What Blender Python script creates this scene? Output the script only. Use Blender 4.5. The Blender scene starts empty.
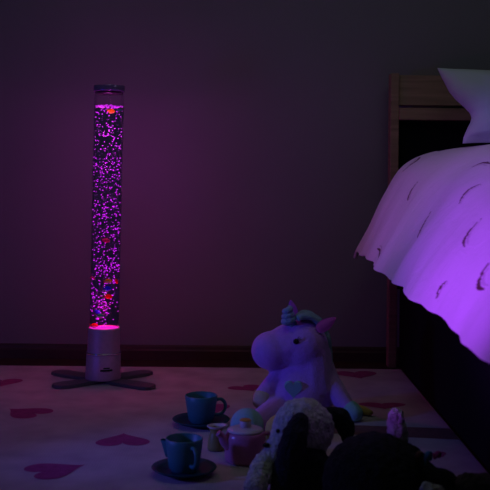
import bpy, bmesh, math, random
import numpy as np
from mathutils import Vector, Matrix, noise

# ------------------------------------------------------------ camera
CAM_H = 0.70; F = 950.0; ROLL = math.radians(0.55)
sc = bpy.context.scene
col = sc.collection
cam_d = bpy.data.cameras.new('camera'); cam = bpy.data.objects.new('camera', cam_d); col.objects.link(cam)
cam.matrix_world = Matrix.Translation((0, 0, CAM_H)) @ Matrix.Rotation(math.radians(90), 4, 'X') @ Matrix.Rotation(ROLL, 4, 'Z')
cam_d.sensor_width = 36; cam_d.lens = 36 * F / 490; cam_d.shift_y = -60 / 490
cam_d.clip_start = 0.05
cam_d.dof.use_dof = True; cam_d.dof.focus_distance = 3.2; cam_d.dof.aperture_fstop = 6.5
sc.camera = cam
# ------------------------------------------------------------ world, lights, exposure
w = bpy.data.worlds.new('night'); sc.world = w; w.use_nodes = True
w.node_tree.nodes['Background'].inputs[0].default_value = (0.85, 0.88, 0.80, 1)
w.node_tree.nodes['Background'].inputs[1].default_value = 0.0125
sc.view_settings.view_transform = 'Standard'; sc.view_settings.look = 'None'
sc.view_settings.exposure = 0.0; sc.view_settings.gamma = 1.0; sc.view_settings.use_curve_mapping = False

def lamp(name, kind, loc, target, power, color, size=0.3, spot=None, blend=0.8):
    d = bpy.data.lights.new(name, kind); o = bpy.data.objects.new(name, d); col.objects.link(o)
    o.location = loc; d.energy = power; d.color = color
    if kind == 'AREA': d.shape = 'DISK'; d.size = size
    else: d.shadow_soft_size = size
    if kind == 'SPOT': d.spot_size = math.radians(spot); d.spot_blend = blend
    if target is not None:
        o.rotation_euler = (Vector(target) - Vector(loc)).to_track_quat('-Z', 'Y').to_euler()
    return o
# dim grey light high in the room, blue glow from the left front, violet beam on the bed
lamp('ceiling_glow', 'AREA', (-0.3, 2.3, 2.55), (0.1, 3.8, 1.2), 1.55, (0.75, 0.92, 0.80), 0.7)
lamp('blue_side_light', 'AREA', (-1.75, 1.9, 0.58), (0.2, 2.75, 0.12), 2.3, (0.06, 0.06, 1.0), 0.30)
lamp('violet_beam', 'SPOT', (-0.90, 1.35, 0.55), (0.50, 2.06, 0.75), 146.0, (0.38, 0.058, 1.0), 0.06, 46, 0.9)
lamp('violet_far_beam', 'SPOT', (-0.95, 1.9, 0.95), (0.52, 3.08, 0.68), 48.0, (0.44, 0.12, 1.0), 0.06, 24, 1.0)
lamp('blue_toy_beam', 'SPOT', (-1.40, 2.00, 0.50), (0.06, 2.52, 0.17), 22.0, (0.13, 0.14, 1.0), 0.06, 39, 0.8)
lamp('blue_beam', 'SPOT', (-0.2, 1.2, 1.15), (0.96, 3.42, 0.95), 14.0, (0.06, 0.18, 1.0), 0.05, 7, 0.9)
lamp('bed_glow', 'AREA', (0.65, 2.6, 1.75), (1.0, 2.75, 0.8), 0.62, (0.85, 0.95, 0.95), 0.5)
# ------------------------------------------------------------ helpers
def P(px, py, Y):
    """pixel of the photo at distance Y -> world point"""
    dx, dy = px - 245, py - 185
    c, s = math.cos(ROLL), math.sin(ROLL)
    x = dx * c + dy * s; y = -dx * s + dy * c
    return Vector((x * Y / F, Y, CAM_H - y * Y / F))
def G(px, py):
    """pixel of the photo -> point on the floor"""
    dx, dy = px - 245, py - 185
    c, s = math.cos(ROLL), math.sin(ROLL)
    x = dx * c + dy * s; y = -dx * s + dy * c
    Y = (CAM_H - 0.008) * F / y      # the rug's top
    return Vector((x * Y / F, Y, 0))
def S(px, Y): return px * Y / F

def mat(name, color, rough=0.6, metal=0.0, spec=0.4, noise_amt=0.0, noise_scale=40, bump=0.0, bump_scale=120,
        emit=None, emit_s=0.0, sheen=0.0, coat=0.0):
    m = bpy.data.materials.new(name); m.use_nodes = True
    nt = m.node_tree; b = nt.nodes['Principled BSDF']
    b.inputs['Base Color'].default_value = (*color, 1); b.inputs['Roughness'].default_value = rough
    b.inputs['Metallic'].default_value = metal; b.inputs['Specular IOR Level'].default_value = spec
    b.inputs['Sheen Weight'].default_value = sheen; b.inputs['Coat Weight'].default_value = coat
    if emit: b.inputs['Emission Color'].default_value = (*emit, 1); b.inputs['Emission Strength'].default_value = emit_s
    tc = nt.nodes.new('ShaderNodeTexCoord')
    if noise_amt:
        n = nt.nodes.new('ShaderNodeTexNoise'); n.inputs['Scale'].default_value = noise_scale; n.inputs['Detail'].default_value = 4
        nt.links.new(tc.outputs['Object'], n.inputs['Vector'])
        r = nt.nodes.new('ShaderNodeMapRange'); r.inputs['To Min'].default_value = 1 - noise_amt; r.inputs['To Max'].default_value = 1 + noise_amt
        r.inputs['From Min'].default_value = 0.3; r.inputs['From Max'].default_value = 0.7
        nt.links.new(n.outputs['Fac'], r.inputs['Value'])
        mx = nt.nodes.new('ShaderNodeVectorMath'); mx.operation = 'SCALE'; mx.inputs[0].default_value = color
        nt.links.new(r.outputs[0], mx.inputs['Scale']); nt.links.new(mx.outputs[0], b.inputs['Base Color'])
    if bump:
        n = nt.nodes.new('ShaderNodeTexNoise'); n.inputs['Scale'].default_value = bump_scale; n.inputs['Detail'].default_value = 3
        nt.links.new(tc.outputs['Object'], n.inputs['Vector'])
        bp = nt.nodes.new('ShaderNodeBump'); bp.inputs['Strength'].default_value = bump; bp.inputs['Distance'].default_value = 0.0125
        nt.links.new(n.outputs['Fac'], bp.inputs['Height']); nt.links.new(bp.outputs[0], b.inputs['Normal'])
    return m

def origin(parent):
    v = Vector((0, 0, 0))
    while parent is not None: v += parent.location; parent = parent.parent
    return v
def obj(name, bm, m, parent=None, smooth=True, center=None, mods=None):
    """bm holds world coordinates; stored relative to the parent (or to center)"""
    off = origin(parent) if parent else (Vector(center) if center is not None else Vector((0, 0, 0)))
    bmesh.ops.translate(bm, vec=-off, verts=bm.verts)
    me = bpy.data.meshes.new(name); bm.to_mesh(me); bm.free()
    for mm in (m if isinstance(m, (list, tuple)) else [m]): me.materials.append(mm)
    if smooth: me.shade_smooth()
    o = bpy.data.objects.new(name, me); col.objects.link(o)
    if parent: o.parent = parent
    elif center is not None: o.location = center
    return o
def thing(name, label, cat, loc, group=None):
    o = bpy.data.objects.new(name, None); col.objects.link(o); o.location = loc; o.empty_display_size = 0.05
    tag(o, label, cat, group); return o
def tag(o, label, cat, group=None):
    o['label'] = label; o['category'] = cat
    if group: o['group'] = group
    return o
def struct(o): o['kind'] = 'structure'; return o
def sub(o, l): o['label'] = l; return o

def box(bm, a, b, bev=0.0):
    a, b = Vector(a), Vector(b); c = (a + b) / 2; d = b - a
    t = bmesh.new(); bmesh.ops.create_cube(t, size=1)
    bmesh.ops.scale(t, vec=(abs(d.x), abs(d.y), abs(d.z)), verts=t.verts)
    if bev: bmesh.ops.bevel(t, geom=t.edges[:], offset=bev, segments=3, affect='EDGES', profile=0.5)
    bmesh.ops.translate(t, vec=c, verts=t.verts); merge(bm, t)
def merge(bm, t):
    me = bpy.data.meshes.new('tmp'); t.to_mesh(me); t.free(); bm.from_mesh(me); bpy.data.meshes.remove(me)
def lathe(bm, c, prof, n=48, lean=0.0):
    """prof: list of (radius, z); open profile revolved about the vertical through c"""
    rings = []
    for r, z in prof:
        if r < 1e-6: rings.append([bm.verts.new((c[0] + lean * z, c[1], c[2] + z))]); continue
        rings.append([bm.verts.new((c[0] + lean * z + r * math.cos(2 * math.pi * k / n), c[1] + r * math.sin(2 * math.pi * k / n), c[2] + z)) for k in range(n)])
    for a, b in zip(rings, rings[1:]):
        for k in range(n):
            k2 = (k + 1) % n
            if len(a) == 1 and len(b) == 1: continue
            if len(a) == 1: bm.faces.new((a[0], b[k2], b[k]))
            elif len(b) == 1: bm.faces.new((a[k], a[k2], b[0]))
            else: bm.faces.new((a[k], a[k2], b[k2], b[k]))
    bmesh.ops.recalc_face_normals(bm, faces=bm.faces)
def tube(bm, pts, rad, n=12, flat=1.0, cap=True):
    """smooth swept tube through pts, rad a number or a list"""
    pts = [Vector(p) for p in pts]; N = len(pts); rs = rad if isinstance(rad, (list, tuple)) else [rad] * N
    dense, dr = [], []
    for i in range(N - 1):
        p0 = pts[max(i - 1, 0)]; p1 = pts[i]; p2 = pts[i + 1]; p3 = pts[min(i + 2, N - 1)]
        for k in range(6):
            t = k / 6
            dense.append(0.5 * ((2 * p1) + (-p0 + p2) * t + (2 * p0 - 5 * p1 + 4 * p2 - p3) * t * t + (-p0 + 3 * p1 - 3 * p2 + p3) * t ** 3))
            dr.append(rs[i] * (1 - t) + rs[i + 1] * t)
    dense.append(pts[-1]); dr.append(rs[-1])
    up = Vector((0, 0, 1)); T0 = (dense[1] - dense[0]).normalized()
    if abs(T0.dot(up)) > 0.9: up = Vector((0, 1, 0))
    A = T0.cross(up).normalized(); rings = []
    for i, p in enumerate(dense):
        T = (dense[min(i + 1, len(dense) - 1)] - dense[max(i - 1, 0)]).normalized()
        A = (A - T * A.dot(T)).normalized(); B = T.cross(A)
        rings.append([bm.verts.new(p + dr[i] * (A * math.cos(2 * math.pi * k / n) * flat + B * math.sin(2 * math.pi * k / n))) for k in range(n)])
    for a, b in zip(rings, rings[1:]):
        for k in range(n): bm.faces.new((a[k], a[(k + 1) % n], b[(k + 1) % n], b[k]))
    if cap: bm.faces.new(rings[0][::-1]); bm.faces.new(rings[-1])
    bmesh.ops.recalc_face_normals(bm, faces=bm.faces)
def ball(bm, c, r, rot=None, sub=3):
    r = (r, r, r) if not isinstance(r, (tuple, list)) else r
    t = bmesh.new(); bmesh.ops.create_icosphere(t, subdivisions=sub, radius=1)
    bmesh.ops.scale(t, vec=r, verts=t.verts)
    if rot: bmesh.ops.rotate(t, cent=(0, 0, 0), matrix=rot.to_3x3(), verts=t.verts)
    bmesh.ops.translate(t, vec=Vector(c), verts=t.verts); merge(bm, t)
def capsule(bm, a, ra, b, rb, n=9):
    a, b = Vector(a), Vector(b)
    for i in range(n + 1):
        t = i / n; ball(bm, a.lerp(b, t), ra + (rb - ra) * t, sub=2)
def melt(bm, voxel=0.006, smooth=8, fuzz=0.0, fscale=60, floor_clip=True):
    """fuse overlapping volumes into one continuous soft surface"""
    me = bpy.data.meshes.new('t'); bm.to_mesh(me); bm.free()
    o = bpy.data.objects.new('t', me); col.objects.link(o)
    r = o.modifiers.new('r', 'REMESH'); r.mode = 'VOXEL'; r.voxel_size = voxel; r.use_smooth_shade = True
    s = o.modifiers.new('s', 'SMOOTH'); s.factor = 0.6; s.iterations = smooth
    dg = bpy.context.evaluated_depsgraph_get(); ev = o.evaluated_get(dg)
    m2 = bpy.data.meshes.new_from_object(ev); out = bmesh.new(); out.from_mesh(m2)
    bpy.data.objects.remove(o); bpy.data.meshes.remove(me); bpy.data.meshes.remove(m2)
    out.normal_update()
    if fuzz:
        for v in out.verts:
            v.co += v.normal * fuzz * (noise.noise(v.co * fscale) + 0.6 * noise.noise(v.co * fscale * 2.3))
    if floor_clip:
        for v in out.verts:
            if v.co.z < 0.008: v.co.z = 0.008 + max(0, (v.co.z + 0.05)) * 0.0
    return out

# ------------------------------------------------------------ materials
M_wall = mat('wall_paint', (0.20, 0.19, 0.21), 0.85, noise_amt=0.03, noise_scale=3, bump=0.05, bump_scale=300)
M_floor = mat('dark_wood_floor', (0.05, 0.022, 0.014), 0.5, noise_amt=0.3, noise_scale=12)
M_skirt = mat('dark_skirting', (0.05, 0.026, 0.024), 0.5, noise_amt=0.15, noise_scale=10)
M_ceiling = mat('ceiling_paint', (0.3, 0.3, 0.3), 0.9, bump=0.04)
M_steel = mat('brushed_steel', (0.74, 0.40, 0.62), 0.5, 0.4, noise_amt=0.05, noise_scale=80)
M_chrome = mat('polished_steel', (0.85, 0.85, 0.9), 0.14, 1.0)
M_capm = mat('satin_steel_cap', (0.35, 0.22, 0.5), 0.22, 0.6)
M_foot = mat('grey_steel_foot', (0.17, 0.16, 0.19), 0.45, 0.5)
M_badge = mat('black_badge', (0.008, 0.008, 0.01), 0.4)
M_bub = mat('emissive_bubbles', (0.10, 0.05, 0.12), 0.3, emit=(0.60, 0.010, 0.84), emit_s=1.6)  # emission stands in for LED light scattered by the bubbles
M_bub2 = mat('dim_emissive_bubbles', (0.10, 0.05, 0.12), 0.3, emit=(0.42, 0.02, 0.75), emit_s=0.45)  # weaker emission for the same scattered light
M_foam = mat('emissive_water_surface', (0.25, 0.15, 0.3), 0.3, emit=(0.5, 0.01, 0.66), emit_s=0.8, noise_amt=0.2)  # emission stands in for LED light caught at the water surface
M_led = mat('magenta_led_ring', (0.05, 0.02, 0.05), 0.4, emit=(0.78, 0.012, 0.62), emit_s=1.0)
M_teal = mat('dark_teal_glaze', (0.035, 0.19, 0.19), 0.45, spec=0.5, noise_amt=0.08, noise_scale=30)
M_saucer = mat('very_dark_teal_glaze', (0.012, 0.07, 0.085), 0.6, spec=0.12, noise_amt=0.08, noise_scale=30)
M_pinkglaze = mat('dusty_pink_glaze', (0.46, 0.17, 0.30), 0.28, spec=0.5, noise_amt=0.06, noise_scale=30)
M_white = mat('off_white_glaze', (0.62, 0.55, 0.55), 0.3)
M_olive = mat('olive_glaze', (0.26, 0.27, 0.08), 0.35, noise_amt=0.08)
M_gold = mat('yellow_glaze', (0.65, 0.32, 0.05), 0.35)
M_uni = mat('pink_plush', (0.56, 0.28, 0.78), 0.9, sheen=0.3, bump=0.35, bump_scale=260, noise_amt=0.06, noise_scale=90)
M_unipink = mat('deep_pink_plush', (0.75, 0.12, 0.30), 0.9, sheen=0.3, bump=0.3, bump_scale=260)
M_unilil = mat('lilac_plush', (0.55, 0.12, 0.60), 0.9, sheen=0.3, bump=0.3, bump_scale=260)
M_cream = mat('cream_plush', (0.55, 0.48, 0.32), 0.9, bump=0.3, bump_scale=260)
M_mint = mat('mint_plush', (0.28, 0.55, 0.52), 0.9, bump=0.3, bump_scale=260)
M_yellow = mat('yellow_plush', (0.55, 0.45, 0.12), 0.9, bump=0.3, bump_scale=260)
M_yarn = mat('blue_grey_yarn', (0.25, 0.42, 0.48), 0.9, bump=0.6, bump_scale=180)
M_eye = mat('glossy_black_eye', (0.006, 0.006, 0.008), 0.12, spec=0.6)
M_lash = mat('black_thread', (0.01, 0.008, 0.012), 0.7)
M_fur = mat('white_fluffy_plush', (0.60, 0.62, 0.58), 0.95, bump=1.0, bump_scale=150, noise_amt=0.3, noise_scale=70)
M_navyfur = mat('dark_navy_plush', (0.018, 0.02, 0.03), 0.95, bump=0.9, bump_scale=150, noise_amt=0.4, noise_scale=60)
M_greyfur = mat('grey_brown_plush', (0.10, 0.08, 0.085), 0.95, bump=0.9, bump_scale=150, noise_amt=0.4, noise_scale=60)
M_brown = mat('brown_ribbon', (0.12, 0.06, 0.04), 0.8); M_cyan = mat('light_blue_ribbon', (0.06, 0.28, 0.40), 0.8); M_pinkr = mat('pink_ribbon', (0.28, 0.03, 0.14), 0.8)
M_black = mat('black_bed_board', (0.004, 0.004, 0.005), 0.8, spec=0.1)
M_pillow_w = mat('pale_grey_cotton', (0.48, 0.52, 0.60), 0.85, bump=0.25, bump_scale=25)
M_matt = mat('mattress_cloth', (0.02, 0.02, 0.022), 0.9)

def wood_mat(name, c1, c2):
    m = bpy.data.materials.new(name); m.use_nodes = True; nt = m.node_tree; b = nt.nodes['Principled BSDF']
    tc = nt.nodes.new('ShaderNodeTexCoord'); mp = nt.nodes.new('ShaderNodeMapping'); mp.inputs['Scale'].default_value = (2, 20, 30)
    n = nt.nodes.new('ShaderNodeTexNoise'); n.inputs['Scale'].default_value = 1.6; n.inputs['Detail'].default_value = 6; n.inputs['Distortion'].default_value = 0.6
    r = nt.nodes.new('ShaderNodeValToRGB'); r.color_ramp.elements[0].position = 0.3; r.color_ramp.elements[1].position = 0.7
    r.color_ramp.elements[0].color = (*c1, 1); r.color_ramp.elements[1].color = (*c2, 1)
    nt.links.new(tc.outputs['Object'], mp.inputs[0]); nt.links.new(mp.outputs[0], n.inputs['Vector'])
    nt.links.new(n.outputs['Fac'], r.inputs[0]); nt.links.new(r.outputs[0], b.inputs['Base Color'])
    b.inputs['Roughness'].default_value = 0.5; return m
M_wood = wood_mat('brown_headboard_wood', (0.19, 0.12, 0.07), (0.33, 0.21, 0.13))

def clear_mat(name, tint, refl, rough=0.03):
    """thin clear acrylic / water: see-through with a fresnel reflection"""
    m = bpy.data.materials.new(name); m.use_nodes = True; nt = m.node_tree; nt.nodes.clear()
    out = nt.nodes.new('ShaderNodeOutputMaterial'); mx = nt.nodes.new('ShaderNodeMixShader')
    tr = nt.nodes.new('ShaderNodeBsdfTransparent'); tr.inputs[0].default_value = (*tint, 1)
    gl = nt.nodes.new('ShaderNodeBsdfGlossy'); gl.inputs['Roughness'].default_value = rough
    lw = nt.nodes.new('ShaderNodeLayerWeight'); lw.inputs['Blend'].default_value = refl
    mul = nt.nodes.new('ShaderNodeMath'); mul.operation = 'MULTIPLY'; mul.inputs[1].default_value = 0.28
    nt.links.new(lw.outputs['Fresnel'], mul.inputs[0]); nt.links.new(mul.outputs[0], mx.inputs[0]); nt.links.new(tr.outputs[0], mx.inputs[1]); nt.links.new(gl.outputs[0], mx.inputs[2])
    nt.links.new(mx.outputs[0], out.inputs['Surface']); return m
M_acrylic = clear_mat('clear_acrylic', (0.99, 0.985, 1.0), 0.12)
M_water = clear_mat('clear_water', (0.97, 0.95, 0.99), 0.03)

# ------------------------------------------------------------ room
WALL_Y = 3.80
bm = bmesh.new(); box(bm, (-2.6, -0.6, -0.1), (2.6, WALL_Y + 0.1, 0)); struct(obj('floor', bm, M_floor, smooth=False))
bm = bmesh.new(); box(bm, (-2.6, WALL_Y, 0), (2.6, WALL_Y + 0.1, 2.6)); struct(obj('wall_back', bm, M_wall, smooth=False))
bm = bmesh.new()
vs = [(WALL_Y, 0), (WALL_Y - 0.018, 0), (WALL_Y - 0.018, 0.036), (WALL_Y - 0.012, 0.042), (WALL_Y - 0.010, 0.052), (WALL_Y - 0.004, 0.058), (WALL_Y, 0.058)]
A = [bm.verts.new((-2.6, y, z)) for y, z in vs]; B = [bm.verts.new((2.6, y, z)) for y, z in vs]
for i in range(len(vs)):
    j = (i + 1) % len(vs); bm.faces.new((A[i], A[j], B[j], B[i]))
bm.faces.new(A[::-1]); bm.faces.new(B); bmesh.ops.recalc_face_normals(bm, faces=bm.faces)
struct(obj('baseboard_back', bm, M_skirt, smooth=False))

# ------------------------------------------------------------ rug with hearts
RUG_Z = 0.008
def rug_material():
    m = bpy.data.materials.new('woven_cream_rug'); m.use_nodes = True; nt = m.node_tree; b = nt.nodes['Principled BSDF']
    b.inputs['Roughness'].default_value = 0.95; b.inputs['Specular IOR Level'].default_value = 0.1
    tc = nt.nodes.new('ShaderNodeTexCoord')
    n = nt.nodes.new('ShaderNodeTexNoise'); n.inputs['Scale'].default_value = 9; n.inputs['Detail'].default_value = 4
    r = nt.nodes.new('ShaderNodeValToRGB'); r.color_ramp.elements[0].position = 0.3; r.color_ramp.elements[1].position = 0.75
    r.color_ramp.elements[0].color = (0.40, 0.33, 0.36, 1); r.color_ramp.elements[1].color = (0.55, 0.47, 0.50, 1)
    wv = nt.nodes.new('ShaderNodeTexWave'); wv.bands_direction = 'Y'; wv.inputs['Scale'].default_value = 22; wv.inputs['Distortion'].default_value = 1.2
    wx = nt.nodes.new('ShaderNodeTexWave'); wx.bands_direction = 'X'; wx.inputs['Scale'].default_value = 47; wx.inputs['Distortion'].default_value = 2.5
    ad = nt.nodes.new('ShaderNodeMath'); ad.operation = 'ADD'
    bp = nt.nodes.new('ShaderNodeBump'); bp.inputs['Strength'].default_value = 0.16; bp.inputs['Distance'].default_value = 0.002
    for a in (n, wv, wx): nt.links.new(tc.outputs['Object'], a.inputs['Vector'])
    nt.links.new(wv.outputs['Fac'], ad.inputs[0]); nt.links.new(wx.outputs['Fac'], ad.inputs[1])
    nt.links.new(ad.outputs[0], bp.inputs['Height']); nt.links.new(bp.outputs[0], b.inputs['Normal'])
    nt.links.new(n.outputs['Fac'], r.inputs[0]); nt.links.new(r.outputs[0], b.inputs['Base Color'])
    return m
M_rug = rug_material()
M_heart = mat('pink_woven_heart', (0.33, 0.06, 0.19), 0.95, spec=0.1, noise_amt=0.15, noise_scale=60, bump=0.3, bump_scale=200)
M_stripe = mat('rust_woven_stripe', (0.20, 0.09, 0.10), 0.95, spec=0.1, noise_amt=0.15, noise_scale=60)
bm = bmesh.new(); box(bm, (-1.75, 1.1, 0.0005), (0.598, 3.60, RUG_Z), 0.003)
def heart(cx, cy, w_, h_, rot, mi=1, z=RUG_Z + 0.0008):
    pts = []
    for k in range(40):
        t = 2 * math.pi * k / 40
        x = 16 * math.sin(t) ** 3; y = 13 * math.cos(t) - 5 * math.cos(2 * t) - 2 * math.cos(3 * t) - math.cos(4 * t)
        pts.append((x / 32 * w_, (y + 2.5) / 29 * h_))
    c, s = math.cos(rot), math.sin(rot)
    vs = [bm.verts.new((cx + x * c - y * s, cy + x * s + y * c, z)) for x, y in pts]
    f = bm.faces.new(vs); f.material_index = mi
    if f.normal.z < 0: f.normal_flip()
for px, py, w_, h_, rot in [(2, 383, .14, .13, 0.2), (25, 412, .14, .145, -2.15), (123, 439.5, .145, .13, math.pi + 0.1), (58, 469.5, .135, .145, 2.15),
                            (131, 384, .14, .10, math.pi - .2), (247, 388.5, .12, .10, 0.5), (357, 375, .16, .14, 0.1), (212, 409, .13, .12, 0.3),
                            (383, 406, .15, .09, 0.0), (438, 455, .06, .05, 0.4), (120, 480, .0, .0, 0), (205, 375, .0, .0, 0)]:
    if w_ == 0: continue
    g = G(px, py); heart(g.x, g.y, w_, h_, rot)
f = bm.faces.new([bm.verts.new((x, y, RUG_Z + 0.0006)) for x, y in ((0.20, 2.66), (0.594, 2.60), (0.594, 2.72), (0.20, 2.76))]); f.material_index = 2
bm.normal_update()
rug = obj('rug', bm, [M_rug, M_heart, M_stripe], smooth=False)
tag(rug, 'cream woven rug with pink hearts covering the floor', 'rug')

# ------------------------------------------------------------ bubble lamp
LC = G(103, 381.5); LC.z = RUG_Z + 0.002
LEAN = 0.012
lampo = thing('bubble_lamp', 'tall glowing bubble column lamp with purple lit water and four flat metal feet', 'lamp', LC)
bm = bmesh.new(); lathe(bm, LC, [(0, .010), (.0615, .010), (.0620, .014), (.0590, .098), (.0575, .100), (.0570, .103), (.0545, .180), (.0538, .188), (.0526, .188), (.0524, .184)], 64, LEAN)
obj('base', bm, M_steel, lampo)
bm = bmesh.new(); lathe(bm, LC, [(.0578, .0975), (.0598, .0978), (.0610, .0990), (.0615, .1008), (.0610, .1026), (.0598, .1038), (.0578, .1040)], 64, LEAN)
sub(obj('trim_ring', bm, M_chrome, lampo), 'polished ring around the middle of the base')
# feet
for g_ in (G(53.5, 388.5), G(153.3, 389.5), G(54.5, 373.5), G(150.5, 373.5)):
    bm = bmesh.new(); u = g_ - LC; u.z = 0; L = u.length; u.normalize(); v = Vector((-u.y, u.x, 0))
    outl = [(.0, -.022), (.06, -.031), (.12, -.037), (L - .035, -.037), (L - .012, -.029), (L, -.012), (L, .012), (L - .012, .029), (L - .035, .037), (.12, .037), (.06, .031), (.0, .022)]
    lo = [bm.verts.new(Vector((LC.x, LC.y, LC.z)) + u * x + v * y) for x, y in outl]
    hi = [bm.verts.new(Vector((LC.x, LC.y, LC.z + .010)) + u * x + v * y) for x, y in outl]
    bm.faces.new(lo[::-1]); top = bm.faces.new(hi)
    for i in range(len(outl)):
        j = (i + 1) % len(outl); bm.faces.new((lo[i], lo[j], hi[j], hi[i]))
    bmesh.ops.recalc_face_normals(bm, faces=bm.faces)
    bmesh.ops.bevel(bm, geom=list(top.edges), offset=.002, segments=2, affect='EDGES')
    obj('foot', bm, M_foot, lampo, smooth=False)
# badge: two small dark tiers of lettering, curved on the base
bm = bmesh.new()
def badge_bar(phi, half, z0, z1):
    n = 10; r0 = lambda z: .0620 - (z - .014) * .0030 / .084 + .0006
    a = [[bm.verts.new((LC.x + LEAN * z + r0(z) * math.sin(phi + half * (2 * k / n - 1)), LC.y - r0(z) * math.cos(phi + half * (2 * k / n - 1)), LC.z + z)) for k in range(n + 1)] for z in (z0, z1)]
    for k in range(n): bm.faces.new((a[0][k], a[0][k + 1], a[1][k + 1], a[1][k]))
badge_bar(0.33, .35, .044, .0505); badge_bar(0.33, .18, .0525, .0570)
for k in range(5): badge_bar(0.33 + (k - 2) * .075, .025, .0415, .0425)
ob = obj('badge', bm, M_badge, lampo); sub(ob, 'small black maker badge')
ob.modifiers.new('s', 'SOLIDIFY').thickness = .0008
bm = bmesh.new(); lathe(bm, LC, [(.0, .1842), (.0502, .1842), (.0502, .1858), (.030, .1866), (0, .1866)], 48, LEAN)
sub(obj('light_ring', bm, M_led, lampo), 'glowing magenta light ring under the water')
CT = P(109, 92, LC.y).z - LC.z; WS = P(109, 105.8, LC.y).z - LC.z
bm = bmesh.new(); lathe(bm, LC, [(.0522, .184), (.0522, CT + .004), (.0505, CT + .004), (.0505, .190)], 64, LEAN)
obj('tube', bm, M_acrylic, lampo)
bm = bmesh.new(); lathe(bm, LC, [(.0500, .192), (.0500, WS), (0, WS)], 64, LEAN); obj('water', bm, M_water, lampo)
bm = bmesh.new()
random.seed(5)
for k in range(95):
    a = random.uniform(0, 2 * math.pi); r = .049 * math.sqrt(random.uniform(.25, 1)); z = WS - random.uniform(.0005, .005)
    rr = random.uniform(.0022, .0042)
    ball(bm, (LC.x + LEAN * z + r * math.cos(a), LC.y + r * math.sin(a), LC.z + z), (rr, rr, rr * .6), sub=1)
fo = obj('foam', bm, M_foam, lampo); fo['kind'] = 'stuff'
bm = bmesh.new(); lathe(bm, LC, [(.0, CT), (.050, CT), (.0540, CT + .001), (.0545, CT + .003), (.0545, CT + .019), (.0535, CT + .021), (0, CT + .0215)], 64, LEAN)
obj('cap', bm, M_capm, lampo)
bm = bmesh.new(); lathe(bm, LC, [(0, CT - .006), (.0500, CT - .006), (.0500, CT - .0003), (0, CT - .0003)], 48, LEAN); sub(obj('cap_shade_disc', bm, M_badge, lampo), 'added black disc darkening the underside of the cap')  # black disc added so the cap's underside looks dark
for b_, mm, nb in (('bubbles', M_bub, 620), ('fine_bubbles', M_bub2, 520)):
    bm = bmesh.new(); verts, faces = [], []
    t = bmesh.new(); bmesh.ops.create_icosphere(t, subdivisions=1, radius=1); tv = [v.co.copy() for v in t.verts]; tf = [[v.index for v in f.verts] for f in t.faces]; t.free()
    n = 0
    while n < nb:
        z = random.uniform(.195, WS - .004); frac = (z - .19) / (WS - .19)
        # streaks of dense and thin bubbles up the column
        dens = (0.50 + 0.5 * (1 - frac)) * (0.75 + 0.5 * noise.noise(Vector((z * 14, 3, b_ == 'bubbles'))))
        if random.random() > dens: continue
        a = random.uniform(0, 2 * math.pi); r = .0485 * (math.sqrt(random.random()) if random.random() < .6 else random.uniform(.9, 1))
        if frac < .05: r *= .85
        if z < .30 and r * math.cos(a) > .018 and random.random() < .8: continue
        rr = random.uniform(.0013, .0024) if b_ == 'bubbles' else random.uniform(.0008, .0014)
        c = Vector((LC.x + LEAN * z + r * math.cos(a), LC.y + r * math.sin(a), LC.z + z)); k0 = len(verts)
        sx = random.uniform(1, 1.5)
        verts += [c + Vector((v.x * rr * sx, v.y * rr, v.z * rr * .85)) for v in tv]; faces += [[i + k0 for i in f] for f in tf]; n += 1
    me = bpy.data.meshes.new('t'); me.from_pydata(verts, [], faces); bm.from_mesh(me); bpy.data.meshes.remove(me)
    o = obj(b_, bm, mm, lampo); o['kind'] = 'stuff'
# the lamp's own light, spread up the column; white points added for the fish
for i, (z, p_, c_) in enumerate([(.30, .035, (1, .85, .8)), (.89, .02, (1, .8, .8)), (.25, .55, (1, .01, .12)), (.45, .06, (1, .02, .4)), (.65, .20, (1, .03, .60)), (.85, 1.45, (1, .07, .85))]):
    o = lamp('column_light', 'POINT', (LEAN * z, 0, z), None, p_, c_, .03 if i > 1 else .008); o.parent = lampo

# plastic fish inside the column
def fish(px, py, dy, ang, body, belly, label, length=.026):
    Y = LC.y + dy; c = P(px, py, Y)
    o = thing('plastic_fish', label, 'toy fish', c, 'plastic fish floating in the bubble lamp')
    R = Matrix.Rotation(ang, 4, 'Y')
    bm = bmesh.new(); ball(bm, (0, 0, 0), (length / 2, .0058, length * .33), sub=3)
    for v in bm.verts:
        if v.co.x > 0: v.co.z *= 1 - .35 * v.co.x / (length / 2)
    bmesh.ops.transform(bm, matrix=R, verts=bm.verts)
    for f in bm.faces: f.material_index = 1 if f.calc_center_median().z < -.0012 else 0
    bmesh.ops.translate(bm, vec=c, verts=bm.verts); obj('body', bm, [body, belly], o)
    bm = bmesh.new(); vs = [(-length * .40, 0, 0), (-length * .66, 0, .0065), (-length * .58, 0, 0), (-length * .66, 0, -.0065)]
    a = [bm.verts.new((x, -.0012, z)) for x, y, z in vs]; b = [bm.verts.new((x, .0012, z)) for x, y, z in vs]
    bm.faces.new(a); bm.faces.new(b[::-1])
    for i in range(4): bm.faces.new((a[i], b[i], b[(i + 1) % 4], a[(i + 1) % 4]))
    bmesh.ops.recalc_face_normals(bm, faces=bm.faces)
    bmesh.ops.transform(bm, matrix=Matrix.Translation(c) @ R, verts=bm.verts); obj('tail_fin', bm, body, o, smooth=False)
def fm(name, c):
    m = mat(name, c, .35); nt = m.node_tree; b = nt.nodes['Principled BSDF']; out = nt.nodes['Material Output']
    tl = nt.nodes.new('ShaderNodeBsdfTranslucent'); tl.inputs[0].default_value = (*c, 1); mx = nt.nodes.new('ShaderNodeMixShader'); mx.inputs[0].default_value = .5
    nt.links.new(b.outputs[0], mx.inputs[1]); nt.links.new(tl.outputs[0], mx.inputs[2]); nt.links.new(mx.outputs[0], out.inputs['Surface']); return m
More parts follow.
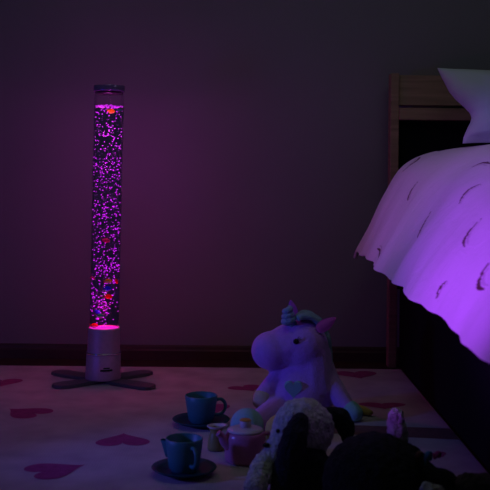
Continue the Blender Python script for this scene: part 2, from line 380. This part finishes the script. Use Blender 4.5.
f_or, f_gr, f_rd, f_bl, f_wh, f_pk, f_bk = [fm(n, c) for n, c in (('orange_plastic', (.95, .70, .03)), ('green_plastic', (.03, .75, .25)), ('red_plastic', (.9, .02, .03)), ('blue_plastic', (.03, .04, .9)), ('white_plastic', (.8, .85, .7)), ('pink_plastic', (.9, .08, .35)), ('black_plastic', (.01, .01, .01)))]
fish(111.5, 111, -.030, 0.1, f_or, f_or, 'orange plastic fish just under the water surface in the lamp')
fish(120, 110.5, .000, 0.0, f_gr, f_bk, 'dark green plastic fish near the tube wall at the top of the lamp', .018)
fish(106.5, 240.5, -.043, 0.1, f_pk, f_pk, 'pink plastic fish alone halfway down the bubble column')
fish(108.5, 281, -.043, -0.1, f_or, f_wh, 'orange and white plastic fish in the lower bubble column')
fish(116.5, 281.5, -.012, 1.2, f_rd, f_rd, 'red plastic fish touching the right tube wall beside the orange and white fish', .018)
fish(108, 288.5, -.030, 0.0, f_bl, f_bl, 'dark blue plastic fish between the orange and white fish and a red fish')
fish(109, 296.5, -.043, 0.05, f_rd, f_rd, 'red plastic fish directly below the dark blue fish')
fish(93, 278, .0, 0.4, f_pk, f_rd, 'dull pinkish red plastic fish at the left tube wall', .015)
fish(98, 312, .010, 0.3, f_bl, f_bl, 'blue plastic fish just above the green and white fish', .022)
fish(100.5, 316, -.043, -0.1, f_gr, f_wh, 'green and white plastic fish low in the bubble column')
fish(94.5, 325.5, -.020, 0.0, f_rd, f_wh, 'red plastic fish resting on the glowing ring at the bottom of the lamp')

# ------------------------------------------------------------ tea set
def saucer(px, py, r, label):
    c = G(px, py); c.z = RUG_Z + .0015
    bm = bmesh.new(); lathe(bm, c, [(0, 0), (r * .52, 0), (r * .56, .003), (r * .80, .0075), (r * .98, .0145), (r, .0165), (r * .985, .0180), (r * .80, .0120), (r * .56, .0075), (r * .50, .0068), (0, .0068)], 64)
    o = obj('saucer', bm, M_saucer, center=c); tag(o, label, 'saucer', None); return c
def cup_shell(bm, c, rb, rt, h, t=.0035):
    lathe(bm, c, [(0, 0), (rb * .82, 0), (rb * .86, .002), (rb, .008), (rb + (rt - rb) * .35, h * .35), (rb + (rt - rb) * .8, h * .75), (rt, h - .001), (rt - t * .5, h + .0008), (rt - t, h - .001),
                  (rb + (rt - rb) * .35 - t, h * .35), (rb - t, .012), (rb * .6, .006), (0, .006)], 64)
def cup(c0, rb, rt, h, hang, label, spout=None):
    c = Vector((c0.x, c0.y, c0.z + .0069))
    o = thing('teacup', label, 'cup', c); bm = bmesh.new(); cup_shell(bm, c, rb, rt, h); obj('bowl', bm, M_teal, o)
    u = Vector((math.cos(hang), math.sin(hang), 0)); bm = bmesh.new()
    tube(bm, [c + u * (rt - .004) + Vector((0, 0, h * .80)), c + u * (rt + .012) + Vector((0, 0, h * .82)), c + u * (rt + .023) + Vector((0, 0, h * .66)), c + u * (rt + .022) + Vector((0, 0, h * .44)), c + u * (rt + .010) + Vector((0, 0, h * .28)), c + u * (rb + .0015) + Vector((0, 0, h * .26))], .0048, 12, 1.0)
    obj('handle', bm, M_teal, o)
    if spout is not None:
        u = Vector((math.cos(spout), math.sin(spout), 0)); v = Vector((-u.y, u.x, 0)); bm = bmesh.new(); rings = []
        for z, ex in ((h * .42, .004), (h * .6, .008), (h * .8, .012), (h * .92, .014)):
            rr = rb + (rt - rb) * z / h
            rings.append([bm.verts.new(c + u * (rr - .004) + v * .010 + Vector((0, 0, z))), bm.verts.new(c + u * (rr + ex * .8) + v * .009 + Vector((0, 0, z))), bm.verts.new(c + u * (rr + ex) + Vector((0, 0, z))),
                          bm.verts.new(c + u * (rr + ex * .8) - v * .009 + Vector((0, 0, z))), bm.verts.new(c + u * (rr - .004) - v * .010 + Vector((0, 0, z)))])
        for a, b in zip(rings, rings[1:]):
            for k in range(4): bm.faces.new((a[k], a[k + 1], b[k + 1], b[k]))
        bm.faces.new(rings[0][::-1]); obj('spout', bm, M_teal, o)
    return o
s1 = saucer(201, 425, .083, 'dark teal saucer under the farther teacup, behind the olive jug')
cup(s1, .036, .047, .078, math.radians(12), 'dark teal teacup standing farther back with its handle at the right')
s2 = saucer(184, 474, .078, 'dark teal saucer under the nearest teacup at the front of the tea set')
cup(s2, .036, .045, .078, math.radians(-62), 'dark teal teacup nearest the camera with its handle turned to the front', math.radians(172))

c = G(216, 450); c.z = RUG_Z
j = thing('milk_jug', 'small olive jug with white flared rim beside the pink teapot', 'jug', c)
bm = bmesh.new(); lathe(bm, c, [(0, .001), (.020, .001), (.0225, .004), (.0225, .012), (.0205, .030), (.0165, .044), (.0150, .050), (.0185, .057), (.0215, .0605), (.0195, .0605), (.0130, .050), (.0150, .040), (.019, .012), (0, .006)], 48)
obj('body', bm, M_olive, j)
bm = bmesh.new(); lathe(bm, c, [(.0200, .0585), (.0225, .0600), (.0242, .0625), (.0240, .0640), (.0215, .0640), (.0170, .0575)], 48)
for v in bm.verts:
    d = v.co.x - c.x
    if d > .012: v.co.x += (d - .012) * .5; v.co.z += .002
sub(obj('rim', bm, M_white, j), 'white pouring rim')

c = G(245, 461); c.z = RUG_Z
tp = thing('teapot', 'dusty pink toy teapot with white lid standing right of the olive jug', 'teapot', c)
bm = bmesh.new(); lathe(bm, c, [(0, .001), (.046, .001), (.050, .004), (.0515, .012), (.0515, .045), (.0500, .065), (.0470, .074), (.0440, .076), (.0420, .074), (.046, .060), (.047, .012), (0, .008)], 64)
obj('body', bm, M_pinkglaze, tp)
bm = bmesh.new(); lathe(bm, c, [(.043, .0755), (.0455, .0770), (.0450, .0800), (.036, .0835), (.016, .0855), (0, .086), ], 64); ld = obj('lid', bm, M_white, tp); sub(ld, 'off-white lid')
bm = bmesh.new(); lathe(bm, c, [(.0120, .0850), (.0135, .0880), (.0148, .1010), (.0120, .1025), (.0085, .1010), (0, .1005)], 40); kn = obj('knob', bm, M_white, ld)
bm = bmesh.new(); lathe(bm, c, [(.0140, .1012), (.0150, .1030), (.0125, .1050), (0, .1050)], 40); kk = obj('knob_top', bm, M_gold, ld); sub(kk, 'yellow top of the knob')
bm = bmesh.new(); u = Vector((-.93, -.37, 0)); Z = Vector((0, 0, 1))
tube(bm, [c + u * .044 + Z * .046, c + u * .056 + Z * .056, c + u * .063 + Z * .068, c + u * .072 + Z * .0765], [.017, .0125, .009, .0085], 16)
obj('spout', bm, M_pinkglaze, tp)
bm = bmesh.new(); u = Vector((.93, .37, 0))
tube(bm, [c + u * .047 + Z * .062, c + u * .066 + Z * .064, c + u * .078 + Z * .045, c + u * .068 + Z * .022, c + u * .048 + Z * .020], .0052, 12); obj('handle', bm, M_pinkglaze, tp)

# ------------------------------------------------------------ unicorn plush
UY = 2.87
uc = Vector((P(303, 418, UY).x, UY, RUG_Z))
un = thing('plush_unicorn', 'pink plush unicorn sitting upright on the rug with a mint heart on its chest', 'soft toy', uc)
bm = bmesh.new(); s = UY / F
ball(bm, P(300, 396, UY), (34 * s, .085, 29 * s)); ball(bm, P(302, 384, UY), (29 * s, .070, 27 * s))
capsule(bm, P(311, 352, UY), 21 * s, P(312, 388, UY), 25 * s)
capsule(bm, P(320, 352, UY + .01), 10 * s, P(327, 385, UY + .01), 14 * s)
ball(bm, P(303, 345.5, UY), (26.5 * s, .074, 26.5 * s)); ball(bm, P(271, 350.5, UY - .015), (20 * s, .058, 19.5 * s))
capsule(bm, P(291, 345, UY), 23 * s, P(275, 350, UY - .01), 19 * s)
capsule(bm, P(277, 377, UY - .01), 9 * s, P(263, 394, UY - .05), 8.2 * s)
capsule(bm, P(326, 379, UY), 13 * s, P(347, 407, UY - .06), 8.8 * s)
capsule(bm, P(280, 407, UY - .04), .040, P(256, 424, 2.66), .036)
capsule(bm, P(310, 410, UY - .04), .036, P(287, 432, 2.62), .032)
bm = melt(bm, .0055, 6, .0006, 90)
for v in bm.verts: v.co.z = max(v.co.z, RUG_Z + .001)
obj('body', bm, M_uni, un)
def softball(name, m, c, r, parent, l=None, cap=None):
    bm = bmesh.new()
    if cap: capsule(bm, c, r, cap[0], cap[1])
    else: ball(bm, c, r, sub=4)
    for v in bm.verts: v.co.z = max(v.co.z, RUG_Z + .001)
    if cap: bm = melt(bm, .005, 4)
    o = obj(name, bm, m, parent)
    if l: sub(o, l)
    return o
softball('hoof', M_cream, P(262.0, 397.5, UY - .055), 9.3 * s, un, 'cream left front hoof', (P(261, 401, UY - .06), 8.7 * s))
softball('hoof', M_mint, P(350, 410, UY - .065), 10.0 * s, un, 'mint right front hoof', (P(354, 413.5, UY - .075), 9.5 * s))
softball('hoof', M_mint, P(247, 425, 2.60), .046, un, 'large mint hind hoof')
softball('hoof', M_yellow, P(281, 430, 2.56), .043, un, 'yellow hind hoof')
# tail tuft
bm = bmesh.new(); tube(bm, [P(340, 402, 2.93), P(352, 407, 2.90), P(363, 410.5, 2.87), P(372, 413, 2.85)], [.010, .013, .014, .006], 12)
for v in bm.verts: v.co.z = max(v.co.z, RUG_Z + .001)
sub(obj('tail', bm, M_yellow, un), 'yellow tuft of the tail')
# horn: stubby twisted coils
bm = bmesh.new(); h0 = P(289, 324, UY - .035); h1 = P(287.5, 308, UY - .042)
pts, rr = [], []
for i in range(25):
    t = i / 24; c_ = h0.lerp(h1, t); a = t * 2 * math.pi * 3.2; R_ = (8.0 - 3.4 * t) * s * .55
    pts.append(c_ + Vector((math.cos(a) * R_, math.sin(a) * R_, 0))); rr.append((4.0 - 1.2 * t) * s)
tube(bm, pts, rr, 12); ball(bm, h0.lerp(h1, .5), (5.5 * s, 5.5 * s, 9 * s)); obj('horn', bm, M_yarn, un)
# mane: separate locks of yarn along crown and neck, one mesh
bm = bmesh.new(); path = [P(297, 317, UY - .03), P(303, 313.5, UY - .02), P(311, 315, UY - .01), P(318, 320, UY), P(323, 327, UY + .01), P(327, 337, UY + .01), P(329, 349, UY + .015), P(330.5, 360, UY + .015)]
for k in range(7):
    o_ = Vector((0, (k - 3) * .0085, 0)); random.seed(k)
    tube(bm, [p + o_ + Vector((random.uniform(-1, 1) * .003, 0, random.uniform(-1, 1) * .0035 - abs(k - 3) * .0015)) for p in path], [.0075, .0085, .009, .009, .0085, .008, .0075, .005], 10)
obj('mane', bm, M_yarn, un)
def ear(base, tip, wid, m, depth=.008, l=None):
    d = (tip - base); L = d.length; d.normalize(); side = d.cross(Vector((0, 1, 0))).normalized(); bm = bmesh.new(); rings = []
    for i, (t, w_) in enumerate([(0, .55), (.2, .95), (.4, 1), (.6, .85), (.8, .55), (.93, .28), (1, .06)]):
        c_ = base + d * L * t
        rings.append([bm.verts.new(c_ + side * wid * w_ * math.cos(2 * math.pi * k / 16) + Vector((0, 1, 0)) * depth * w_ * (math.sin(2 * math.pi * k / 16) + (.55 if math.sin(2 * math.pi * k / 16) < 0 else 0))) for k in range(16)])
    for a, b in zip(rings, rings[1:]):
        for k in range(16): bm.faces.new((a[k], a[(k + 1) % 16], b[(k + 1) % 16], b[k]))
    bm.faces.new(rings[0][::-1]); bm.faces.new(rings[-1]); bmesh.ops.recalc_face_normals(bm, faces=bm.faces)
    o = obj('ear', bm, m, un)
    if l: sub(o, l)
ear(P(317, 330.5, UY - .045), P(336, 317.5, UY - .05), 6.0 * s, M_unipink, l='deep pink ear turned to the right')
ear(P(294, 318, UY + .04), P(290.5, 300, UY + .04), 5.2 * s, M_unilil, l='lilac ear behind the horn')
# eye and lashes
e = P(296, 341.5, UY - .071)
bm = bmesh.new(); ball(bm, e, (.0085, .006, .0085)); sub(obj('eye', bm, M_eye, un), 'glossy black eye')
bm = bmesh.new()
for k in range(3):
    a = .35 + k * .35; tube(bm, [e + Vector((.006 * math.cos(a), -.003, .006 * math.sin(a))), e + Vector((.011 * math.cos(a), -.004, .012 * math.sin(a))), e + Vector((.017 * math.cos(a - .1), -.002, .015 * math.sin(a) + .002))], .0009, 6)
obj('eyelashes', bm, M_lash, un)
bm = bmesh.new(); hc = P(293.5, 389, UY - .078); vs = []
for k in range(40):
    t = 2 * math.pi * k / 40; x = 16 * math.sin(t) ** 3 / 32; z = (13 * math.cos(t) - 5 * math.cos(2 * t) - 2 * math.cos(3 * t) - math.cos(4 * t)) / 29
    vs.append(Vector((x * .050, 0, z * .050)))
fr = [bm.verts.new(hc + v + Vector((0, -.003, 0))) for v in vs]; bk = [bm.verts.new(hc + v * 1.08 + Vector((0, .012, 0))) for v in vs]
bm.faces.new(fr); bm.faces.new(bk[::-1])
for k in range(40): bm.faces.new((fr[k], bk[k], bk[(k + 1) % 40], fr[(k + 1) % 40]))
bmesh.ops.recalc_face_normals(bm, faces=bm.faces)
sub(obj('chest_heart', bm, M_mint, un, smooth=False), 'mint heart patch')

# ------------------------------------------------------------ plush dog (front, blurred)
DY = 2.17; s = DY / F
dc = Vector((P(305, 470, DY).x, DY, RUG_Z))
dg_ = thing('plush_dog', 'fluffy plush dog with white head and dark floppy ears in front of the unicorn', 'soft toy', dc)
bm = bmesh.new()
ball(bm, P(303, 429, DY), (31 * s, .066, 31 * s)); capsule(bm, P(290, 434, DY - .01), 18 * s, P(277, 449, DY - .02), 13 * s)
capsule(bm, P(278, 452, DY - .02), 15 * s, P(266, 470, DY - .03), 14 * s); capsule(bm, P(264, 466, DY - .04), 13 * s, P(256, 486, DY - .09), 12 * s)
capsule(bm, P(303, 440, DY), 24 * s, P(300, 455, DY), 22 * s)
bm = melt(bm, .0055, 3, .0045, 75)
for v in bm.verts: v.co.z = max(v.co.z, RUG_Z + .001)
sub(obj('body', bm, M_fur, dg_), 'white fluffy head, neck and front paw')
bm = bmesh.new(); capsule(bm, P(302, 472, DY - .015), 27 * s, P(322, 480, DY + .03), 25 * s); capsule(bm, P(296, 455, DY - .045), 15 * s, P(312, 462, DY - .04), 17 * s); capsule(bm, P(285, 470, DY - .05), 15 * s, P(282, 490, DY - .08), 13 * s)
bm = melt(bm, .006, 3, .004, 75)
for v in bm.verts: v.co.z = max(v.co.z, RUG_Z + .001)
sub(obj('coat', bm, M_navyfur, dg_), 'dark navy fur of the back and leg')
for pts, rr, l in (([P(300, 421, DY - .060), P(295, 436, DY - .078), P(290, 455, DY - .083), P(287, 472, DY - .075)], [10 * s, 14.5 * s, 15 * s, 10 * s], 'dark floppy ear on the near side'),
                   ([P(327, 413, DY + .035), P(340, 417, DY + .04), P(346, 428, DY + .04), P(348, 441, DY + .03)], [8 * s, 11 * s, 11 * s, 6 * s], 'dark floppy ear on the far side')):
    bm = bmesh.new()
    for a, b, ra, rb in zip(pts, pts[1:], rr, rr[1:]): capsule(bm, a, ra * .9, b, rb * .9)
    c_ = sum(pts, Vector()) / len(pts)
    bm = melt(bm, .005, 4, .003, 80); sub(obj('ear', bm, M_navyfur, dg_), l)
bm = bmesh.new(); ball(bm, P(266, 445, DY - .035), (.008, .007, .006)); obj('nose', bm, M_eye, dg_)
bm = bmesh.new(); ball(bm, P(278, 431, DY - .050), .005); obj('eye', bm, M_eye, dg_)

# ------------------------------------------------------------ dark plush lying at the right front
BY = 1.96; s = BY / F
bc = Vector((P(375, 480, BY).x, BY, RUG_Z))
pb = thing('plush_bear', 'big dark navy plush animal lying down with one pale fluffy paw raised', 'soft toy', bc)
bm = bmesh.new()
ball(bm, P(374, 482, BY), (52 * s, .095, 49 * s)); capsule(bm, P(372, 470, BY + .02), 37 * s, P(398, 476, BY + .04), 36 * s)
capsule(bm, P(400, 478, BY + .03), 26 * s, P(448, 483, BY), 12 * s)
bm = melt(bm, .006, 4, .004, 70)
for v in bm.verts: v.co.z = max(v.co.z, RUG_Z + .001)
obj('body', bm, M_navyfur, pb)
def furpart(name, m, a, ra, b, rb, l):
    bm = bmesh.new(); capsule(bm, a, ra, b, rb); bm = melt(bm, .0045, 3, .004, 90)
    for v in bm.verts: v.co.z = max(v.co.z, RUG_Z + .001)
    sub(obj(name, bm, m, pb), l)
furpart('paw', M_fur, P(396, 416, BY + .03), 9 * s, P(398, 438, BY + .03), 11 * s, 'raised pale fluffy paw')
furpart('paw', M_fur, P(428, 491, BY - .10), 9 * s, P(436, 493, BY - .09), 9 * s, 'pale paw at the front')
furpart('hind_foot', M_greyfur, P(466, 484, BY - .04), 11 * s, P(486, 488, BY - .04), 14 * s, 'grey-brown fluffy foot')
for m, x0, nm in ((M_brown, 415, 'brown ribbon loop'), (M_cyan, 424, 'light blue ribbon loop'), (M_pinkr, 433, 'pink ribbon loop')):
    bm = bmesh.new(); hh = 3.5 if m is not M_pinkr else 2.2
    tube(bm, [P(x0 + 1, 464 if m is not M_pinkr else 457, BY - .02), P(x0 + 2, 456, BY - .035), P(x0 + 5, 453, BY - .035), P(x0 + 6, 460 if m is not M_pinkr else 457, BY - .02)], [.004, .007, .007, .004], 10, .6)
    sub(obj('ribbon', bm, m, pb), nm)

# ------------------------------------------------------------ bed
bed = thing('bed', 'wooden headboard bed standing against the wall at the right', 'bed', (1.05, 2.6, 0))
HY = 3.66
def part(name, a, b, m, bev=.003, l=None):
    bm = bmesh.new(); box(bm, a, b, bev); o = obj(name, bm, m, bed, smooth=False)
    if l: sub(o, l)
    return o
X0, X1 = P(391, 75, HY).x, P(399.5, 75, HY).x
ZT = P(395, 73, HY).z
part('bed_post', (X0, HY, .0), (X1, HY + .06, ZT), M_wood)
part('bed_post', (1.60, HY, 0), (1.60 + X1 - X0, HY + .06, ZT), M_wood)
part('headboard_panel', (X1, HY + .012, P(410, 105, HY).z), (1.60, HY + .045, ZT - .006), M_wood)
part('headboard_rail', (X1, HY - .008, P(410, 120, HY).z), (1.60, HY + .045, P(410, 108, HY).z), M_wood, .002)
part('gap_shade_panel', (X1, HY + .035, .30), (1.60, HY + .055, P(410, 120, HY).z), M_black, .001, 'black panel standing in for the shaded gap below the rail')  # black colour stands in for shade in the open headboard gap
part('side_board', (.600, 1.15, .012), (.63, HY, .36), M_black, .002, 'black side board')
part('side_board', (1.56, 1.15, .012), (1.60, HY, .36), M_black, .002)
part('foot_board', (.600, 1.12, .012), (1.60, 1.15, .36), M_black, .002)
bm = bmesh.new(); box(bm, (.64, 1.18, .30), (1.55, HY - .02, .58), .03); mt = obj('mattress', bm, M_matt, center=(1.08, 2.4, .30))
tag(mt, 'dark mattress on the bed under the rainbow duvet', 'mattress')

# duvet: a puffy sheet draped from the top down past the mattress edge
def cr(pts, t):
    n = len(pts) - 1; x = min(max(t, 0), .99999) * n; i = int(x); f = x - i
    p = [pts[max(i - 1, 0)], pts[i], pts[i + 1], pts[min(i + 2, n)]]
    return tuple(.5 * ((2 * p[1][k]) + (-p[0][k] + p[2][k]) * f + (2 * p[0][k] - 5 * p[1][k] + 4 * p[2][k] - p[3][k]) * f * f + (-p[0][k] + 3 * p[1][k] - 3 * p[2][k] + p[3][k]) * f ** 3) for k in (0, 1))
FAR = [(.405, .480), (.455, .560), (.510, .672), (.585, .785), (.710, .842), (.90, .862), (1.20, .866), (1.50, .850), (1.66, .74), (1.74, .55), (1.76, .43)]
MID = [(.415, .445), (.455, .520), (.515, .610), (.600, .715), (.740, .792), (.92, .820), (1.20, .826), (1.50, .810), (1.66, .70), (1.74, .52), (1.76, .40)]
NEAR = [(.420, .412), (.452, .470), (.510, .545), (.600, .630), (.740, .690), (.92, .715), (1.20, .72), (1.50, .705), (1.66, .62), (1.74, .47), (1.76, .36)]
NU, NV = 420, 360; YF, YN = 3.56, 1.05
def duvet_pt(u, v):
    Y = YF + (YN - YF) * v
    a, b, c_ = cr(FAR, u), cr(MID, u), cr(NEAR, u)
    k = (3.5 - Y) / .85
    if k < 1: kk = max(k, 0); x = a[0] + (b[0] - a[0]) * kk; z = a[1] + (b[1] - a[1]) * kk
    else: kk = min((k - 1) / 1.2, 1.2); x = b[0] + (c_[0] - b[0]) * kk; z = b[1] + (c_[1] - b[1]) * kk
    side = max(0, 1 - u / .42)
    n1 = noise.noise(Vector((Y * 3.2, x * 2.4, 1.3))); n2 = noise.noise(Vector((Y * 9, x * 3.0 + z * 2, 5.1)))
    fold = noise.noise(Vector((Y * 5.5 + z * 1.5, 7.7, z * .8)))
    z += .018 * n1 + .006 * n2 - .012 * side ** 4 * (1 + fold)
    streak = noise.noise(Vector((Y * 13, 3.3, z * .9)))
    x += side * (.026 * fold + .010 * n2 + .007 * streak) - .006 * n1
    # far end droops at its rim
    e = max(0, (Y - 3.425) / .135) if x > .7 else max(0, (Y - 3.47) / .09)
    z -= .035 * e * e * (1 if x < .7 else 1 + .5 * min(1, (x - .7) / .2))
    return x, Y, z
verts = np.empty((NU * NV, 3)); 
for j_ in range(NV):
    for i_ in range(NU):
        verts[j_ * NU + i_] = duvet_pt(.55 * i_ / (NU - 120) if i_ < NU - 120 else .55 + .45 * (i_ - (NU - 120)) / 119, j_ / (NV - 1))
idx = np.arange(NU * NV).reshape(NV, NU)
quads = np.stack([idx[:-1, :-1], idx[1:, :-1], idx[1:, 1:], idx[:-1, 1:]], -1).reshape(-1, 4)
DC = Vector((1.08, 2.35, .45))
me = bpy.data.meshes.new('duvet'); me.from_pydata((verts - np.array(DC)).tolist(), [], quads.tolist()); me.shade_smooth()
if me.polygons[len(me.polygons) // 3].normal.z < 0: me.flip_normals()
# printed crescents and one painted fold shade: (x, y, z) of their two tips and how far the arc bows
MARKS = [((0.566, 3.12, 0.716), (0.53, 3.092, 0.653), 0.006, 0.0042),
         ((0.672, 2.609, 0.764), (0.64, 2.707, 0.754), 0.004, 0.003),
         ((0.607, 2.434, 0.709), (0.551, 2.441, 0.653), 0.01, 0.0042),
         ((0.529, 2.7, 0.629), (0.477, 2.609, 0.559), 0.006, 0.0035),
         ((0.541, 2.169, 0.629), (0.495, 2.127, 0.565), 0.008, 0.0045),
         ((0.443, 3.182, 0.493), (0.42, 3.022, 0.456), -0.004, 0.0035),
         ((0.452, 2.105, 0.49), (0.434, 2.115, 0.445), 0.004, 0.003),
         ((0.501, 1.945, 0.546), (0.475, 1.875, 0.501), 0.008, 0.004),
         ((0.565, 3.399, 0.753), (0.631, 3.448, 0.807), 0.008, 0.005),  # shade of dark folds, painted on as an arc
         ((.85, 2.9, .83), (.90, 2.98, .83), .006, .004),
         ((.95, 2.4, .78), (.90, 2.48, .78), .006, .004),
         ((1.1, 3.1, .84), (1.14, 3.2, .84), .006, .004),
         ((.80, 2.0, .70), (.83, 2.1, .70), .006, .004),
         ((1.2, 2.7, .82), (1.26, 2.66, .82), .006, .004),
         ((.56, 1.6, .58), (.53, 1.52, .55), .006, .004)]
mask = np.zeros(NU * NV)
for (a, b, bow, wd) in MARKS:
    wd *= 1.6; bow *= -3.6
    a, b = np.array(a), np.array(b)
    m0 = (a + b) / 2; ax = (b - a); L = np.linalg.norm(ax); ax = ax / L
    nrm = np.array((-.75, -.05, .65)); sd = np.cross(nrm, ax); sd /= np.linalg.norm(sd)
    d = verts - m0; t_ = d @ ax / (L / 2); q = d @ sd - bow * (1 - t_ ** 2); far_ = np.abs(d @ np.cross(ax, sd))
    wv_ = wd * np.sqrt(np.clip(1 - t_ ** 2, 0, 1)) 
    hit = (np.abs(q) < wv_) & (np.abs(t_) < 1) & (far_ < .08)
    mask[hit] = 1.0
    q2 = q - 2.2 * wd; hit2 = (np.abs(q2) < wv_ * .8) & (np.abs(t_) < .95) & (far_ < .08); mask[hit2] = np.maximum(mask[hit2], .28)
ca = me.color_attributes.new('print', 'FLOAT_COLOR', 'POINT')
ca.data.foreach_set('color', np.repeat(mask[:, None], 4, 1).astype(np.float32).ravel())
m = bpy.data.materials.new('pale_printed_cotton'); m.use_nodes = True; nt = m.node_tree; b = nt.nodes['Principled BSDF']
b.inputs['Roughness'].default_value = .9; b.inputs['Specular IOR Level'].default_value = .15; b.inputs['Sheen Weight'].default_value = .15
at = nt.nodes.new('ShaderNodeAttribute'); at.attribute_name = 'print'
mx = nt.nodes.new('ShaderNodeMix'); mx.data_type = 'RGBA'; mx.inputs['A'].default_value = (.70, .66, .68, 1); mx.inputs['B'].default_value = (.10, .03, .035, 1)
nt.links.new(at.outputs['Fac'], mx.inputs['Factor']); nt.links.new(mx.outputs['Result'], b.inputs['Base Color'])
tc = nt.nodes.new('ShaderNodeTexCoord'); n = nt.nodes.new('ShaderNodeTexNoise'); n.inputs['Scale'].default_value = 14; n.inputs['Detail'].default_value = 5
n.inputs['Distortion'].default_value = .8
bp = nt.nodes.new('ShaderNodeBump'); bp.inputs['Strength'].default_value = .35; bp.inputs['Distance'].default_value = .012
nt.links.new(tc.outputs['Object'], n.inputs['Vector']); nt.links.new(n.outputs['Fac'], bp.inputs['Height']); nt.links.new(bp.outputs[0], b.inputs['Normal'])
me.materials.append(m)
duvet = bpy.data.objects.new('duvet', me); col.objects.link(duvet); duvet.location = DC
sm = duvet.modifiers.new('s', 'SOLIDIFY'); sm.thickness = .012; sm.offset = -1
tag(duvet, 'pale puffy duvet printed with small dark rainbow arcs hanging over the bed side', 'duvet')

# pillow leaning on the headboard
def pillow(c, zb, zt, xw, t_, lean, m, label):
    bm = bmesh.new(); N = 48; top, bot = {}, {}
    for i in range(N + 1):
        for k in range(N + 1):
            a, v = i / N, k / N                      # a: across, v: up
            left = float(np.interp(1 - v, [0, .12, .21, .32, .42, .52, .60, .66, .72, .80, .92, 1], [0, .014, .026, .040, .062, .092, .112, .117, .112, .100, .085, .081]))
            sag = .010 * math.sin(math.pi * a)
            x = left * (1 - a) + (xw - .03 * math.sin(math.pi * v)) * a
            z = zb + (zt - zb - sag) * v + .004 * math.sin(a * 9) * (1 - v)
            ed = max(0, 1 - abs(2 * a - 1) ** 5) * max(0, 1 - abs(2 * v - 1) ** 4)
            if v < .10: ed *= v / .10 * .6            # flat stitched hem at the bottom
            th = t_ / 2 * ed ** .6 + .003
            wr = .007 * noise.noise(Vector((a * 5 + v * 3, v * 4, 2.2))) * min(1, ed * 2)
            top[i, k] = bm.verts.new((x, -th + wr, z)); bot[i, k] = bm.verts.new((x, th * .5, z))
    for i in range(N):
        for k in range(N):
            bm.faces.new((top[i, k], top[i + 1, k], top[i + 1, k + 1], top[i, k + 1])); bm.faces.new((bot[i, k + 1], bot[i + 1, k + 1], bot[i + 1, k], bot[i, k]))
    for k in range(N):
        bm.faces.new((top[0, k + 1], bot[0, k + 1], bot[0, k], top[0, k])); bm.faces.new((top[N, k], bot[N, k], bot[N, k + 1], top[N, k + 1]))
        bm.faces.new((top[k, 0], bot[k, 0], bot[k + 1, 0], top[k + 1, 0])); bm.faces.new((top[k + 1, N], bot[k + 1, N], bot[k, N], top[k, N]))
    bmesh.ops.recalc_face_normals(bm, faces=bm.faces)
    bmesh.ops.transform(bm, matrix=Matrix.Translation(c) @ Matrix.Rotation(math.radians(-lean), 4, 'X'), verts=bm.verts)
    o = obj('pillow', bm, m, center=c); tag(o, label, 'pillow'); return o
PC = P(440, 145, 3.40); PC.z = .856
pillow(PC, 0, P(440, 68, 3.50).z - PC.z, .62, .13, 12, M_pillow_w, 'pale bluish pillow standing on the bed against the wooden headboard')
